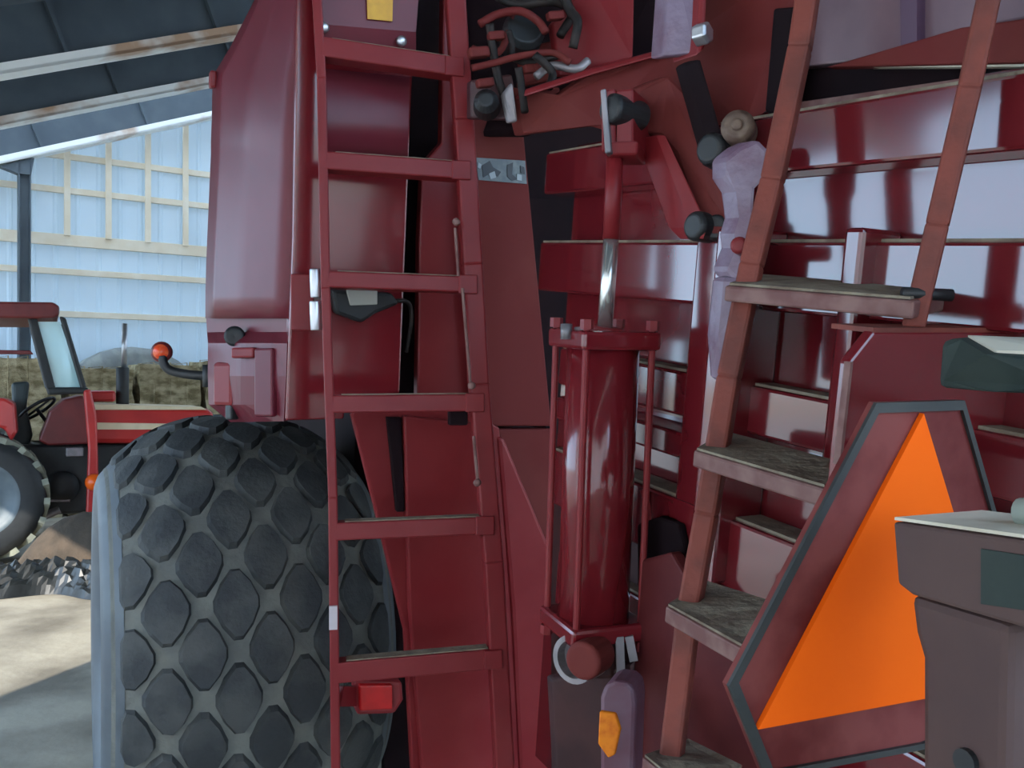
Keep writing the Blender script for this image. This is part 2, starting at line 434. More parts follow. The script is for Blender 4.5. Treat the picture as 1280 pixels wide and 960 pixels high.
tag(round_bale(2.85, .62, 0, 1.1, .5, ''), 'grey weathered round bale behind the small red lamp')

# ------------------------------------------------------------------ debris under the tractor
mb = MB()
c = P(84, 700, 7.95); c.z = 0
n = 22
rows = []
for i in range(n + 1):
    u = i / n * 2 - 1
    row = []
    for j in range(n + 1):
        v = j / n * 2 - 1
        h = max(0, 1 - u * u) * max(0, 1 - v * v)
        row.append(c + V((u * .62, v * .30 + .42, .52 * h ** .7 + random.uniform(0, .025) * h)))
    rows.append(row)
mb.grid(rows)
mb.face([c + V((-.62, .12, 0)), c + V((.62, .12, 0)), c + V((.62, .72, 0)), c + V((-.62, .72, 0))])
tag(mb.build('earth_heap', EARTH, None, smooth=True), 'low heap of brown earth under the red tractor', 'heap')
mb = MB()
c = P(45, 735, 7.6); c.z = 0
rows = []
nx, ny = 44, 20
for i in range(nx + 1):
    u = i / nx * 2 - 1
    row = []
    for j in range(ny + 1):
        v = j / ny * 2 - 1
        h = max(0, 1 - u ** 4) * max(0, 1 - v * v) ** .6
        z = h * (.16 + .05 * abs(math.sin(u * 13 + v * 5)) + .04 * math.sin(u * 7 - v * 9) + random.uniform(-.02, .03))
        row.append(c + V((u * .72, v * .27 + .1 * math.sin(u * 5), max(0, z))))
    rows.append(row)
mb.grid(rows)
tag(mb.build('plastic_sheet', TARP, None, solid=.012), 'crumpled black plastic sheet lying on the floor before the tractor', 'tarp')
mb = MB()
p = P(28, 690, 8.3); p.z = .33; q = P(54, 696, 8.3); q.z = .33
c0 = P(40, 690, 7.95); 
p = V((c0.x - .14, 7.98, .045)); q = V((c0.x + .16, 7.93, .045))
mb.tube([p, p * .5 + q * .5 + V((0, 0, .012)), q], [.05, .058, .045], 7)
tag(mb.build('wood_chunk', LOG, None, bevel=.008), 'pale chunk of split wood lying beside the tractor wheel', 'wood')

# ------------------------------------------------------------------ the baler
WC = V((-1.03, 3.36, .80))
RH = V((math.cos(math.radians(26)), math.sin(math.radians(26)), 0)); FH = V((FW.x, FW.y, 0)).normalized()
ba = empty('square_baler', V((WC.x, WC.y, 0)), 'large dark red square baler with rear ladders, seen close from behind', 'baler')
ba['category'] = 'baler'

# wheel ------------------------------------------------------------
R, TWD = .80, .74
def crown(v):                      # radius across the tread
    a = abs(v) / (TWD / 2)
    return R - .030 - .125 * a ** 2.6
mb = MB()
prof = []
for s in (-1,):
    pass
half = [(.0, crown(0))] + [(TWD / 2 * t, crown(TWD / 2 * t)) for t in (.2, .4, .6, .75, .88, .97)]
side = [(.385, .635), (.42, .605), (.44, .57), (.435, .50), (.415, .44), (.39, .40), (.36, .375)]
full = half + side
prof = [(-a, r) for a, r in full[::-1]] + full[1:]
mb.lathe(WC, RH, prof, 96)
wheel = mb.build('wheel', RUB, ba, smooth=True)
# sidewall ring, bluish clean rubber
for s, nm in ((-1, 'sidewall'), (1, 'sidewall')):
    mb = MB()
    mb.lathe(WC, RH * s, [(.390, .634), (.412, .612), (.438, .582), (.449, .55), (.444, .50), (.424, .44), (.40, .402), (.37, .385)], 96)
    mb.build(nm, WALLRUB, wheel, smooth=True)
# tread lugs
mb = MB()
NP, NC = 18, 4
lat = .094
cu = (Z - RH * Z.dot(RH)).normalized(); cw_ = RH.cross(cu)
def tp(th, v, h): 
    r = crown(v) + h
    return WC + RH * v + (cu * math.cos(th) + cw_ * math.sin(th)) * r
dth = 2 * math.pi / NP
shape = [(-.07, .40), (.07, .40), (.24, .25), (.36, .06), (.36, -.06), (.24, -.25), (.07, -.40), (-.07, -.40), (-.24, -.25), (-.36, -.06), (-.36, .06), (-.24, .25)]
for col in range(-4, 5):
    for k in range(NP):
        th = dth * (k + (.5 if col % 2 else 0))
        v0 = col * lat
        if abs(col) == 4:                      # shoulder half lugs wrap over the edge
            pass
        lo, hi = [], []
        for a, b in shape:
            v = v0 + a * 2 * lat * .98
            v = max(-.404, min(.404, v))
            lo.append(tp(th + b * dth * .98, v, -.005)); 
            v2 = v0 + a * 2 * lat * .84
            v2 = max(-.396, min(.396, v2))
            hi.append(tp(th + b * dth * .85, v2, .020))
        vl = [mb.bm.verts.new(p) for p in lo]; vh = [mb.bm.verts.new(p) for p in hi]
        m_ = len(vl)
        for i in range(m_):
            j = (i + 1) % m_
            mb.bm.faces.new([vl[i], vl[j], vh[j], vh[i]])
        cv = mb.bm.verts.new(tp(th, max(-.385, min(.385, v0)), .021))
        for i in range(m_): mb.bm.faces.new([vh[i], vh[(i + 1) % m_], cv])
mb.build('tread', LUG, wheel)
mb = MB(); mb.lathe(WC, -RH, [(.37, .40), (.36, .37), (.25, .34), (.20, .15), (.26, .12), (.27, 0)], 48)
mb.lathe(WC, RH, [(.37, .40), (.36, .37), (.05, .34), (.0, .15), (.0, 0)], 48)
mb.build('rim', REDM, wheel, smooth=True)
mb = MB(); mb.bar(WC - RH * .2, WC + RH * 1.3, .14, .14); mb.build('axle', DARK, ba)

# planes
def RP(px, py, d): return (P(px, py, d), FW)           # facing rear
def rpoly(name, pts, plane, th, m, parent=ba, bevel=.006, smooth=False):
    mb = MB(); q = [on(x, y, *plane) for x, y in pts]
    mb.prism(q, FW * th); return mb.build(name, m, parent, bevel=bevel)
S0 = P(1000, 400, 1.72)
def SP(off=0): return (S0 - RT2 * off, RT2)             # bale chamber side; off = outward to the left
H2 = math.radians(28)
FW2 = V((-math.sin(H2) * math.cos(PT), math.cos(H2) * math.cos(PT), math.sin(PT))); RT2 = V((math.cos(H2), math.sin(H2), 0)); UP2 = RT2.cross(FW2).normalized()
def spoly(name, pts, off, th, m, parent=ba, bevel=.006):
    mb = MB(); q = [on(x, y, *SP(off)) for x, y in pts]
    mb.prism(q, RT2 * th); return mb.build(name, m, parent, bevel=bevel)
def dpoly(name, pts, d, th, m, parent=ba, bevel=.006):
    """outline at given depths (3rd value of a point, else d), thickened away along FW"""
    mb = MB(); q = [P(p[0], p[1], p[2] if len(p) > 2 else d) for p in pts]
    mb.prism(q, FW * th); return mb.build(name, m, parent, bevel=bevel)

# body core: dark mass added inside so gaps read as shaded depth
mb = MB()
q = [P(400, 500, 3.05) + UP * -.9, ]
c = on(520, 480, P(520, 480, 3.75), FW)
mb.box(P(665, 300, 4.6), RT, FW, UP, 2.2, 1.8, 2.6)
mb.build('inner_dark_core', DARK, ba)
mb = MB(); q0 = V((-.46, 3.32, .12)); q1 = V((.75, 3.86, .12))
mb.prism([q0, q1, q1 + Z * 2.3, q0 + Z * 2.3], FH * .04); mb.build('bulkhead_light_block', DARK, ba)  # added dark plate, stops floor light showing beside the tyre

# left shield (lavender sheen), folded sheet
def row(y, xl, xr, dl, dr, bul=.0, n=7):
    out = []
    for k in range(n):
        t = (0, .12, .36, .42, .48, .8, 1)[k]
        cr = t / .42 if t < .42 else (1 - t) / .58
        out.append(P(xl + (xr - xl) * t, y, dl + (dr - dl) * t - bul * (.6 * cr + .4 * math.sin(math.pi * t))))
    return out
rows = [row(-40, 338, 388, 2.56, 2.40, .02), row(0, 321, 383, 2.60, 2.41, .02), row(60, 290, 380, 2.68, 2.42, .025), row(96, 268, 378, 2.76, 2.43, .03), row(150, 267, 374, 2.77, 2.445, .055),
        row(178, 266, 372, 2.78, 2.45, .035), row(192, 266, 372, 2.78, 2.455, .03), row(260, 263, 369, 2.80, 2.475, .03), row(330, 260, 366, 2.82, 2.495, .03), row(370, 259, 364, 2.82, 2.505, .03), row(398, 259, 363, 2.82, 2.51, .025)]
mb = MB(); mb.grid(rows); shield = mb.build('side_shield', SHLD, ba, solid=.012, smooth=True)
rows = [row(398, 260, 362, 2.86, 2.54, .0), row(416, 261, 362, 2.86, 2.545, .0), row(430, 262, 361, 2.80, 2.50, .02), row(470, 262, 360, 2.80, 2.51, .03), row(505, 263, 358, 2.80, 2.525, .02), row(526, 290, 357, 2.78, 2.53, .0)]
mb = MB(); mb.grid(rows); lows = mb.build('lower_side_shield', SHLD, ba, solid=.012)
mb = MB(); mb.lathe(P(294, 421, 2.70), V((.2, -1, .05)), [(0, 0), (0, .030), (.02, .030), (.025, .02), (.02, 0)], 20); mb.build('shield_latch', BLACK, lows, smooth=True)
mb = MB(); mb.box(P(307, 441, 2.62), V((.86, -.5, 0)), V((.5, .86, 0)), Z, .09, .03, .03); mb.build('latch_bracket', REDM, lows, bevel=.006)
mb = MB(); mb.box(P(284, 480, 2.73), V((.82, -.57, 0)), V((.57, .82, 0)), Z, .09, .04, .13); mb.build('shield_bracket', REDM, lows, bevel=.012)
mb = MB(); mb.box(P(332, 478, 2.56), V((.82, -.57, 0)), V((.57, .82, 0)), Z, .075, .02, .19); mb.build('shield_panel', SHLD, lows, bevel=.006)
mb = MB(); mb.box(P(290, 514, 2.72), V((.82, -.57, 0)), V((.57, .82, 0)), Z, .03, .03, .05); mb.build('rubber_stop', BLACK, lows, bevel=.006)
mb = MB(); mb.box(P(266, 100, 2.75), RT, FW, UP, .02, .04, .05); mb.build('shield_hinge', REDM, shield, bevel=.006)
# marker lamp on its arm
mb = MB(); mb.tube(spline([P(262, 470, 2.83), P(235, 468, 2.84), P(213, 463, 2.85), P(205, 455, 2.85), P(203, 445, 2.85)], 6), .014, 10)
mb.tube([P(262, 456, 2.83), P(262, 484, 2.83)], .022, 10)
arm = mb.build('lamp_arm', BLACK, ba, smooth=True)
mb = MB(); mb.lathe(P(202, 440, 2.86), V((.15, -1, 0)), [(-.02, 0), (-.02, .03), (.0, .033), (.012, .03), (.016, .024)], 20)
lamp = mb.build('marker_lamp', TDARK, arm, smooth=True)
mb = MB(); mb.lathe(P(201, 440, 2.85), V((.15, -1, 0)), [(0, .026), (.01, .02), (.016, 0)], 20)
tag(mb.build('lamp_lens', mat('lamp_orange_red', (.75, .07, .02), (.8, .16, .06), 60, .25), arm, smooth=True), 'orange red lamp lens')

# rear plate behind the ladder
PLA = RP(450, 480, 2.58)
rp_ = rpoly('rear_panel', [(372, -60), (528, -60), (515, 110), (500, 492), (432, 497), (430, 524), (357, 526), (366, 300)], PLA, .03, RED)
# pressed bulges on the panel
rows = []
def bl(x, y, o): return on(x, y, PLA[0] - FW * o, FW)
mb = MB()
mb.grid([[bl(408, 86, .002), bl(512, 96, .002)], [bl(408, 100, .03), bl(512, 112, .03)], [bl(407, 128, .032), bl(511, 138, .032)], [bl(407, 150, .045), bl(511, 156, .045)], [bl(407, 178, .034), bl(510, 184, .034)], [bl(407, 190, .002), bl(510, 196, .002)]])
mb.build('pressed_rib', SHLD, rp_, smooth=True)
mb = MB()
mb.grid([[bl(398, -60, .002), bl(526, -60, .002)], [bl(398, -40, .05), bl(526, -40, .05)], [bl(400, 30, .055), bl(520, 40, .055)], [bl(400, 60, .04), bl(520, 68, .04)], [bl(400, 68, .002), bl(520, 76, .002)]])
bp = mb.build('upper_cover', SHLD, rp_)
mb = MB(); mb.prism([bl(457, -60, .058), bl(492, -60, .058), bl(490, 27, .058), bl(459, 24, .058)], FW * -.004)
yd = mb.build('warning_decal', YELLOW, bp)
for x, y in ((404, 35), (501, 52)):
    mb = MB(); mb.lathe(bl(x, y, .058), -FW, [(0, .0), (0, .014), (.01, .014), (.014, .009), (.014, 0)], 12); tag(mb.build('bolt', ZINC, bp, smooth=True), 'bright round bolt head')
# work lamp
mb = MB(); mb.prism([bl(x, y, .055) for x, y in ((415, 362), (490, 366), (500, 380), (470, 392), (452, 404), (420, 392))], FW * .05)
wl = mb.build('work_lamp', BLACK, ba, bevel=.01)
mb = MB(); mb.prism([bl(x, y, .062) for x, y in ((433, 362), (472, 362), (472, 381), (438, 382))], FW * .01)
tag(mb.build('lamp_lens', LENS, wl, bevel=.003), 'pale clear lamp lens')
mb = MB(); mb.tube(spline([bl(490, 376, .03), bl(510, 378, .0), bl(514, 400, -.02), bl(508, 440, -.04)], 5), .006, 8); mb.build('lamp_cable', HOSE, wl, smooth=True)
# side flange strip at the corner with hinge
dpoly('corner_post', [(378, -60, 2.40), (398, -60, 2.42), (392, 200, 2.46), (388, 524, 2.56), (357, 526, 2.53), (371, 180, 2.44)], 2.45, .05, RED)
for y0, y1 in ((336, 372), (376, 413)):
    mb = MB(); mb.tube([P(394.5, y0, 2.36), P(396, y1, 2.365)], .016, 12); tag(mb.build('hinge_barrel', ZINC, ba, smooth=True, bevel=.003), 'bright zinc plated hinge barrel')
mb = MB(); mb.box(P(378, 378, 2.45), V((1, .2, 0)), V((-.2, 1, 0)), Z, .06, .012, .15); mb.build('hinge_leaf', REDM, ba, bevel=.003)

# column panels behind the ladder ------------------------------------
PC = RP(450, 480, 2.66)
rpoly('column_panel', [(555, -60), (578, -60), (600, 300), (606, 535), (521, 535), (524, 300), (528, 205), (552, 178)], PC, .04, REDM)
PC2 = RP(450, 480, 2.60)
cp = rpoly('cover_plate', [(578, 146), (652, 150), (655, 165), (690, 533), (598, 533), (588, 330)], PC2, .03, REDD)
# decal, illegible in the photograph
d0 = PC2[0] - FW * .002
mb = MB(); q = [on(x, y, d0, FW) for x, y in ((594, 197), (656, 201), (658, 230), (598, 225))]; mb.prism(q, -FW * .003)
dc = mb.build('maker_badge', DECAL, cp)
mb = MB()
d1 = PC2[0] - FW * .006
for pts in ([(602, 207), (612, 201), (616, 209), (626, 215), (622, 221), (612, 217), (604, 222)], [(634, 206), (641, 203), (640, 218), (647, 224), (640, 226), (634, 221)], [(650, 207), (655, 209), (656, 218), (651, 216)]):
    mb.prism([on(x, y, d1, FW) for x, y in pts], -FW * .002)
mb.build('badge_mark', DECALD, dc)
mb = MB()
for pts in ([(611, 217), (618, 214), (620, 222), (613, 224)], [(646, 217), (652, 219), (652, 226), (646, 225)], [(598, 203), (602, 206), (600, 211), (597, 209)]):
    mb.prism([on(x, y, d1 - FW * .001, FW) for x, y in pts], -FW * .002)
mb.build('badge_mark', DECALW, dc)
r0, r1, r2 = [on(x, y, PLA[0] + FW * .031, FW) for x, y in ((522, -60), (508, 110), (496, 490))]
mb = MB()
for a_, b_ in ((r0, r1), (r1, r2)): mb.prism([a_, b_, b_ + FW * .34, a_ + FW * .34], -RT * .015)
mb.build('panel_light_block', DARK, ba)  # added dark panel, stops sky light behind the rear panel
rpoly('gap_light_block', [(470, -60), (640, -60), (640, 540), (470, 530)], RP(450, 480, 2.86), .02, DARK, bevel=0)  # added dark sheet, closes the gap against sky light
mb = MB(); e0 = on(686, 150, PC2[0] + FW * .02, FW); 
eu, el_ = on(653, 160, PC2[0] + FW * .032, FW), on(690, 540, PC2[0] + FW * .032, FW)
mb.prism([eu, el_, el_ + FW * .75, eu + FW * .75], -RT * .02); mb.build('column_light_block', DARK, ba)  # added dark panel, stops sky light behind the cover plate
# lower column
PC3 = RP(450, 480, 2.50)
rpoly('column_skin', [(446, 500), (520, 498), (600, 520), (625, 535), (655, 1020), (518, 1020), (506, 790), (470, 640), (440, 520)], RP(450, 480, 2.55), .03, REDM)
rpoly('column_skin', [(505, 520), (600, 530), (622, 700), (646, 1020), (532, 1020), (512, 760)], RP(450, 480, 2.52), .03, REDM)
rpoly('column_rib', [(484, 522), (502, 522), (506, 640), (496, 640)], RP(450, 480, 2.53), .02, DARK, bevel=.003)
mb = MB(); mb.box(P(572, 522, 2.47), V((1, .2, 0)), V((-.2, 1, 0)), Z, .05, .04, .04); mb.build('column_bracket', DARK, ba, bevel=.004)
rpoly('lower_plate', [(622, 536), (692, 536), (700, 760), (690, 900), (660, 900), (640, 640)], RP(450, 480, 2.62), .03, REDD)
rpoly('diagonal_brace', [(622, 545), (631, 548), (690, 690), (701, 1020), (652, 1020), (640, 760)], RP(450, 480, 2.54), .05, REDM, bevel=.012)

# left ladder -----------------------------------------------------------
mb = MB()
LL = [(394, -40, 2.33), (402, 100, 2.34), (407, 360, 2.36), (416, 620, 2.38), (420, 1000, 2.40)]
def lx(y, T_):
    for a, b in zip(T_, T_[1:]):
        if a[1] <= y <= b[1]:
            t = (y - a[1]) / (b[1] - a[1]); return P(a[0] + (b[0] - a[0]) * t, y, a[2] + (b[2] - a[2]) * t)
    return P(*T_[-1])
for a, b in zip(LL, LL[1:]): mb.bar(P(*a), P(*b) + (P(*b) - P(*a)).normalized() * .003, .024, .055, V((1, .2, 0)))
RL = [(566, -40, 2.42), (579, 150, 2.43), (590, 330, 2.44), (598, 480, 2.45), (616, 700, 2.46), (632, 1000, 2.48)]
lad = mb.build('ladder', REDM, ba, bevel=.004)
tag(lad, 'narrow six-rung steel ladder')
mb = MB()
for a, b in zip(RL, RL[1:]): mb.bar(P(*a), P(*b) + (P(*b) - P(*a)).normalized() * .003, .052, .05, V((1, .2, 0)))
mb.build('ladder_rail', REDM, lad, bevel=.006)
rung = [(62, 88, 24), (203, 216, 22), (350, 357, 20), (505, 503, 22), (663, 655, 22), (838, 820, 26)]
for i, (ya, yb, th) in enumerate(rung):
    a, b = lx(ya, LL), lx(yb, RL)
    mb = MB(); hh = th / F * 2.39
    mb.bar(a, b, .055, hh, FH)
    rg = mb.build('rung', REDM, lad, bevel=.004)
    mb = MB(); d = (b - a).normalized(); uu = Z
    mb.bar(a + d * .03 + uu * (hh / 2), b - d * .03 + uu * (hh / 2), .04, .006, FH)
    mb.build('rung_tread', DUSTY, rg)
    mb = MB(); mb.box(b + V((-.012, -.03, -.0)), V((1, .2, 0)), V((-.2, 1, 0)), Z, .05, .012, .05); mb.build('rung_bracket', REDM, rg, bevel=.003)
for x, y in ((571, 278), (590, 482), (597, 603)):
    mb = MB(); mb.lathe(P(x, y, 2.39), V((-.1, -1, 0)), [(0, 0), (0, .010), (.012, .010), (.016, .005), (.016, 0)], 10); mb.build('ladder_bolt', EDGE, lad, smooth=True)
for a_, b_ in (((569, 285), (573, 345)), ((578, 360), (588, 480)), ((592, 545), (597, 600))):
    mb = MB(); mb.tube([P(*a_, 2.40), P(*b_, 2.40)], .004, 6); mb.build('ladder_cable', EDGE, lad)
mb = MB(); mb.box(P(416.5, 772, 2.355), V((1, .2, 0)), V((-.2, 1, 0)), Z, .021, .01, .06); tag(mb.build('ladder_sticker', mat('pale_sticker', (.55, .5, .53), None, 8, .5), lad), 'pale sticker on the rail')
# tail light under the last rung
mb = MB(); mb.prism([P(x, y, 2.46) for x, y in ((443, 850), (503, 852), (505, 876), (494, 893), (446, 895))], FW * .05)
tl = mb.build('tail_lamp', REDM, ba, bevel=.01)
mb = MB(); mb.prism([P(x, y, 2.448) for x, y in ((449, 857), (491, 857), (491, 887), (450, 889))], FW * .02)
tag(mb.build('lamp_lens', TAIL, tl, bevel=.004), 'bright red tail lamp lens')
mb = MB(); mb.bar(P(424, 870, 2.42), P(446, 870, 2.48), .02, .05); mb.build('lamp_bracket', REDM, tl)

DSC = .87
# cylinder -----------------------------------------------------------
CT, CB = P(754, 424, 2.22), P(741, 778, 2.28)
ax = (CB - CT).normalized()
sx = (V((.93, .36, 0)) - ax * ax.dot(V((.93, .36, 0)))).normalized(); sy = ax.cross(sx)
mb = MB(); mb.tube([CT, CB], .088, 40); cyl = mb.build('hydraulic_cylinder', RED, ba, smooth=True)
for q_ in cyl.data.polygons: q_.use_smooth = True
for k, c in enumerate((CT, CB)):
    mb = MB(); mb.box(c, sx, sy, ax, .205, .205, .045); mb.build('end_cap', RED, cyl, bevel=.008)
for a in (-1, 1):
    for b in (-1, 1):
        mb = MB(); o_ = (sx * a * .086 + sy * b * .086) * DSC
        mb.tube([CT + o_ - ax * .04, CB + o_ + ax * .045], .0085, 10)
        mb.tube([CT + o_ - ax * .042, CT + o_ - ax * .022], .016, 6); mb.tube([CB + o_ + ax * .022, CB + o_ + ax * .042], .016, 6)
        mb.build('tie_rod', REDM, cyl, smooth=False)
mb = MB(); mb.tube([CT - ax * .0, P(757, 408, 2.215)], .045, 24); mb.build('gland', REDM, cyl, smooth=True, bevel=.004)
mb = MB(); mb.tube([P(756, 412, 2.215), P(764, 297, 2.20)], .0185, 24); tag(mb.build('piston_rod', STEEL, cyl, smooth=True), 'bare polished steel rod')
mb = MB(); mb.tube([P(764, 299, 2.20), P(769, 190, 2.18)], .0205, 24); mb.build('rod_sleeve', REDM, cyl, smooth=True)
mb = MB(); mb.tube([P(728, 409, 2.16), P(728, 424, 2.16)], .02, 12); mb.tube([P(708, 405, 2.16), P(708, 424, 2.16)], .014, 10); mb.build('port_fitting', GREYM, cyl, smooth=True)
# clevis at top
mb = MB()
for px, w_ in ((760, 18), (781, 22)):
    mb.prism([P(px - w_ / 2, 112, 2.12), P(px + w_ / 2, 110, 2.12), P(px + w_ / 2, 188, 2.14), P(px - w_ / 2, 190, 2.14)], V((.05, .10, 0)))
mb.prism([P(752, 176, 2.13), P(798, 176, 2.13), P(797, 194, 2.14), P(756, 194, 2.14)], V((0.03, .09, 0)))
cl = mb.build('clevis', REDM, cyl, bevel=.005)
mb = MB(); mb.lathe(P(764, 136, 2.125), V((-.8, -.7, 0)), [(-.10, 0), (-.10, .036), (0, .036), (.008, .030), (.012, 0)], 24); mb.build('clevis_pin', BLACK, cl, bevel=.004)
mb = MB(); mb.prism([P(750, 112, 2.11), P(757, 110, 2.11), P(764, 190, 2.12), P(756, 192, 2.12)], V((0.01, .03, 0))); tag(mb.build('clevis_clip', GREYM, cl, bevel=.003), 'pale worn metal edge')
# lower eye
mb = MB(); mb.prism([P(x, y, 2.22) for x, y in ((714, 790), (768, 790), (770, 850), (716, 850))], V((.06, .12, 0)))
ce = mb.build('lower_clevis', DKR, cyl, bevel=.01)
mb = MB(); mb.lathe(P(722, 822, 2.19), V((-.62, -.78, 0)), [(-.05, .0), (-.05, .058), (.02, .058), (.02, .045), (-.01, .045), (-.01, 0)], 28); mb.build('bearing_ring', GREYM, ce, smooth=False)
mb = MB(); mb.lathe(P(736, 822, 2.15), V((-.5, -.86, 0)), [(-.05, 0), (-.05, .045), (.03, .045), (.036, .038), (.036, 0)], 28); mb.build('pivot_pin', REDD, ce, bevel=.004)
mb = MB(); mb.bar(P(774, 795, 2.2), P(776, 850, 2.2), .02, .02); mb.bar(P(786, 795, 2.2), P(792, 826, 2.2), .012, .02); mb.build('lock_bolt', GREYM, ce)

DSC = 1.0
# bale chamber ---------------------------------------------------------
def su(px, py, off=0):
    p = on(px, py, *SP(off)) - S0
    return p.dot(FW2), p.dot(UP2)
def C3(s, u, off=0): return S0 + FW2 * s + UP2 * u - RT2 * off
sA, sB = .90, -1.0
# backing plate
u_top = su(790, 170)[1]; u_bot = su(790, 960)[1] - .2
mb = MB(); mb.prism([C3(.84, u_top + .0), C3(sB, u_top), C3(sB, u_bot), C3(.84, u_bot)], RT2 * .03)
ch = mb.build('chamber_side', REDC, ba)
def rib(y0, y1, out=.06, name='chamber_rib', m=REDC, s0=sA, s1=sB, ledge=True):
    u0 = su(790, y0)[1]; u1 = su(790, y1)[1]
    pr = [(0.0, u0), (out, u0 - .004), (out, u1 + .004), (0.0, u1)]
    mb = MB(); mb.prism([C3(s0, u, o) for o, u in pr], FW2 * (s1 - s0))
    r = mb.build(name, m, ch, bevel=.006)
    if ledge:
        mb = MB(); mb.box(C3((s0 + s1) / 2, u0 - .001, out * .45), FW2, RT2, UP2, abs(s1 - s0), out * .8, .005); mb.build('rib_dust', DUSTY, r)
    return r
rib(180, 240)
rib(303, 374)
rib(446, 499, s0=.76); rib(512, 545, .07, ledge=False, s0=.76)
rib(584, 660, .08, s0=.74)
rib(722, 800, .06, s0=.70)
# posts on the chamber
def post(px0, px1, py, y0, y1, out, m, name='chamber_post', bev=.008):
    s0 = su(px0, py)[0]; s1 = su(px1, py)[0]
    u0 = su((px0 + px1) / 2, y0)[1]; u1 = su((px0 + px1) / 2, y1)[1]
    mb = MB(); mb.prism([C3(s0, u0, out), C3(s1, u0, out), C3(s1, u1, out), C3(s0, u1, out)], RT2 * (out - .0))
    return mb.build(name, m, ch, bevel=bev)
post(893, 930, 450, 285, 980, .075, REDC)
post(938, 972, 450, 290, 730, .115, REDC)
post(1088, 1112, 450, 290, 760, .095, REDC)
# upper rail, slot and upper skin
uS = su(1140, 112)[1]
s_l = su(965, 120)[0]
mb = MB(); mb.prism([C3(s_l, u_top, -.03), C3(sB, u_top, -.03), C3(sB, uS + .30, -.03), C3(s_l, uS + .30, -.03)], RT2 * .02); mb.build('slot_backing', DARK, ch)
a0 = on(1000, 134, *SP(.0)); a1 = on(1330, 88, *SP(.0))
mb = MB(); mb.bar(a0, a1, .02, .014); mb.build('slot_rail', EDGE, ch)
b0 = [on(x, y, *SP(.03)) for x, y in ((1030, 84), (1300, 78), (1300, 20), (1200, 34))]
mb = MB(); mb.prism(b0, RT2 * .03); mb.build('upper_gusset', REDD, ch, bevel=.004)
b0 = [on(x, y, *SP(.0)) for x, y in ((958, 88), (1070, 76), (1215, 36), (1330, 14), (1330, -200), (980, -200))]
mb = MB(); mb.prism(b0, RT2 * .03); mb.build('upper_skin', LAV if False else mat('grey_mauve_skin', (.16, .10, .12), (.20, .13, .15), 6, .28, coat=.3), ch, bevel=.004)
b0 = [on(x, y, *SP(.02)) for x, y in ((1080, 78), (1330, 76), (1330, 83), (1082, 84))]
mb = MB(); mb.prism(b0, RT2 * .02); mb.build('upper_rail', CREAM, ch)
b0 = [on(x, y, *SP(.02)) for x, y in ((1122, -200), (1146, -200), (1146, 62), (1126, 66))]
mb = MB(); mb.prism(b0, RT2 * .02); mb.build('skin_strip', mat('purple_strip', (.09, .045, .08), None, 5, .4), ch)
DSC = .87
# dark inclined stay beside the ladder
spoly('stay_bar', [(966, 10), (992, 8), (985, 150), (955, 140)], .04, .03, DARK)

# top beam, arm and bracket ---------------------------------------------
bm_ = dpoly('lift_beam', [(640, 108, 2.6), (700, 118, 2.55), (742, 88, 2.45), (838, 62, 2.3), (880, -60, 2.1), (1010, -60, 1.95), (985, 120, 1.98), (930, 160, 2.05), (880, 165, 2.15), (860, 150, 2.2), (800, 168, 2.32), (752, 155, 2.45), (684, 164, 2.6), (655, 168, 2.66)], 2.4, .06, REDD, bevel=.01)
dpoly('beam_cap', [(655, 112, 2.57), (742, 84, 2.42), (838, 58, 2.28), (838, 66, 2.27), (742, 93, 2.41), (655, 121, 2.56)], 2.4, .09, REDM, bevel=.006)
dpoly('crank_arm', [(800, 108, 2.22), (838, 92, 2.18), (880, 140, 2.1), (905, 200, 2.06), (920, 235, 2.04), (917, 280, 2.04), (896, 296, 2.05), (876, 280, 2.08), (848, 190, 2.16), (826, 166, 2.2), (800, 168, 2.24)], 2.1, .07, REDD, bevel=.015)
dpoly('crank_flange', [(820, 168, 2.17), (832, 168, 2.15), (886, 282, 2.05), (880, 300, 2.05), (864, 284, 2.08)], 2.1, .08, REDM, bevel=.01)
mb = MB(); mb.lathe(P(873, 283, 2.08), V((-.8, -.6, 0)), [(-.05, 0), (-.05, .034), (.01, .034), (.02, .026), (.02, 0)], 24); mb.build('pivot_boss', BLACK, ba, bevel=.004)
mb = MB(); mb.lathe(P(896, 284, 2.07), V((-.6, -.8, 0)), [(-.08, 0), (-.08, .032), (.0, .032), (.012, .024), (.012, 0)], 24); mb.build('pivot_boss', BLACK, ba, bevel=.004)
mb = MB(); mb.lathe(P(888, 186, 2.0), V((-.7, -.7, 0)), [(-.08, 0), (-.08, .036), (.0, .036), (.01, .028), (.01, 0)], 24); mb.build('pivot_boss', BLACK, ba, bevel=.004)
mb = MB(); mb.lathe(P(922, 158, 1.95), V((-.35, -.94, 0)), [(-.06, 0), (-.06, .036), (.0, .036), (.012, .026), (.012, .012), (.02, .012), (.02, 0)], 24); mb.build('greased_pin', mat('rusty_pin', (.10, .06, .045), (.2, .14, .1), 30, .6), ba, bevel=.004)
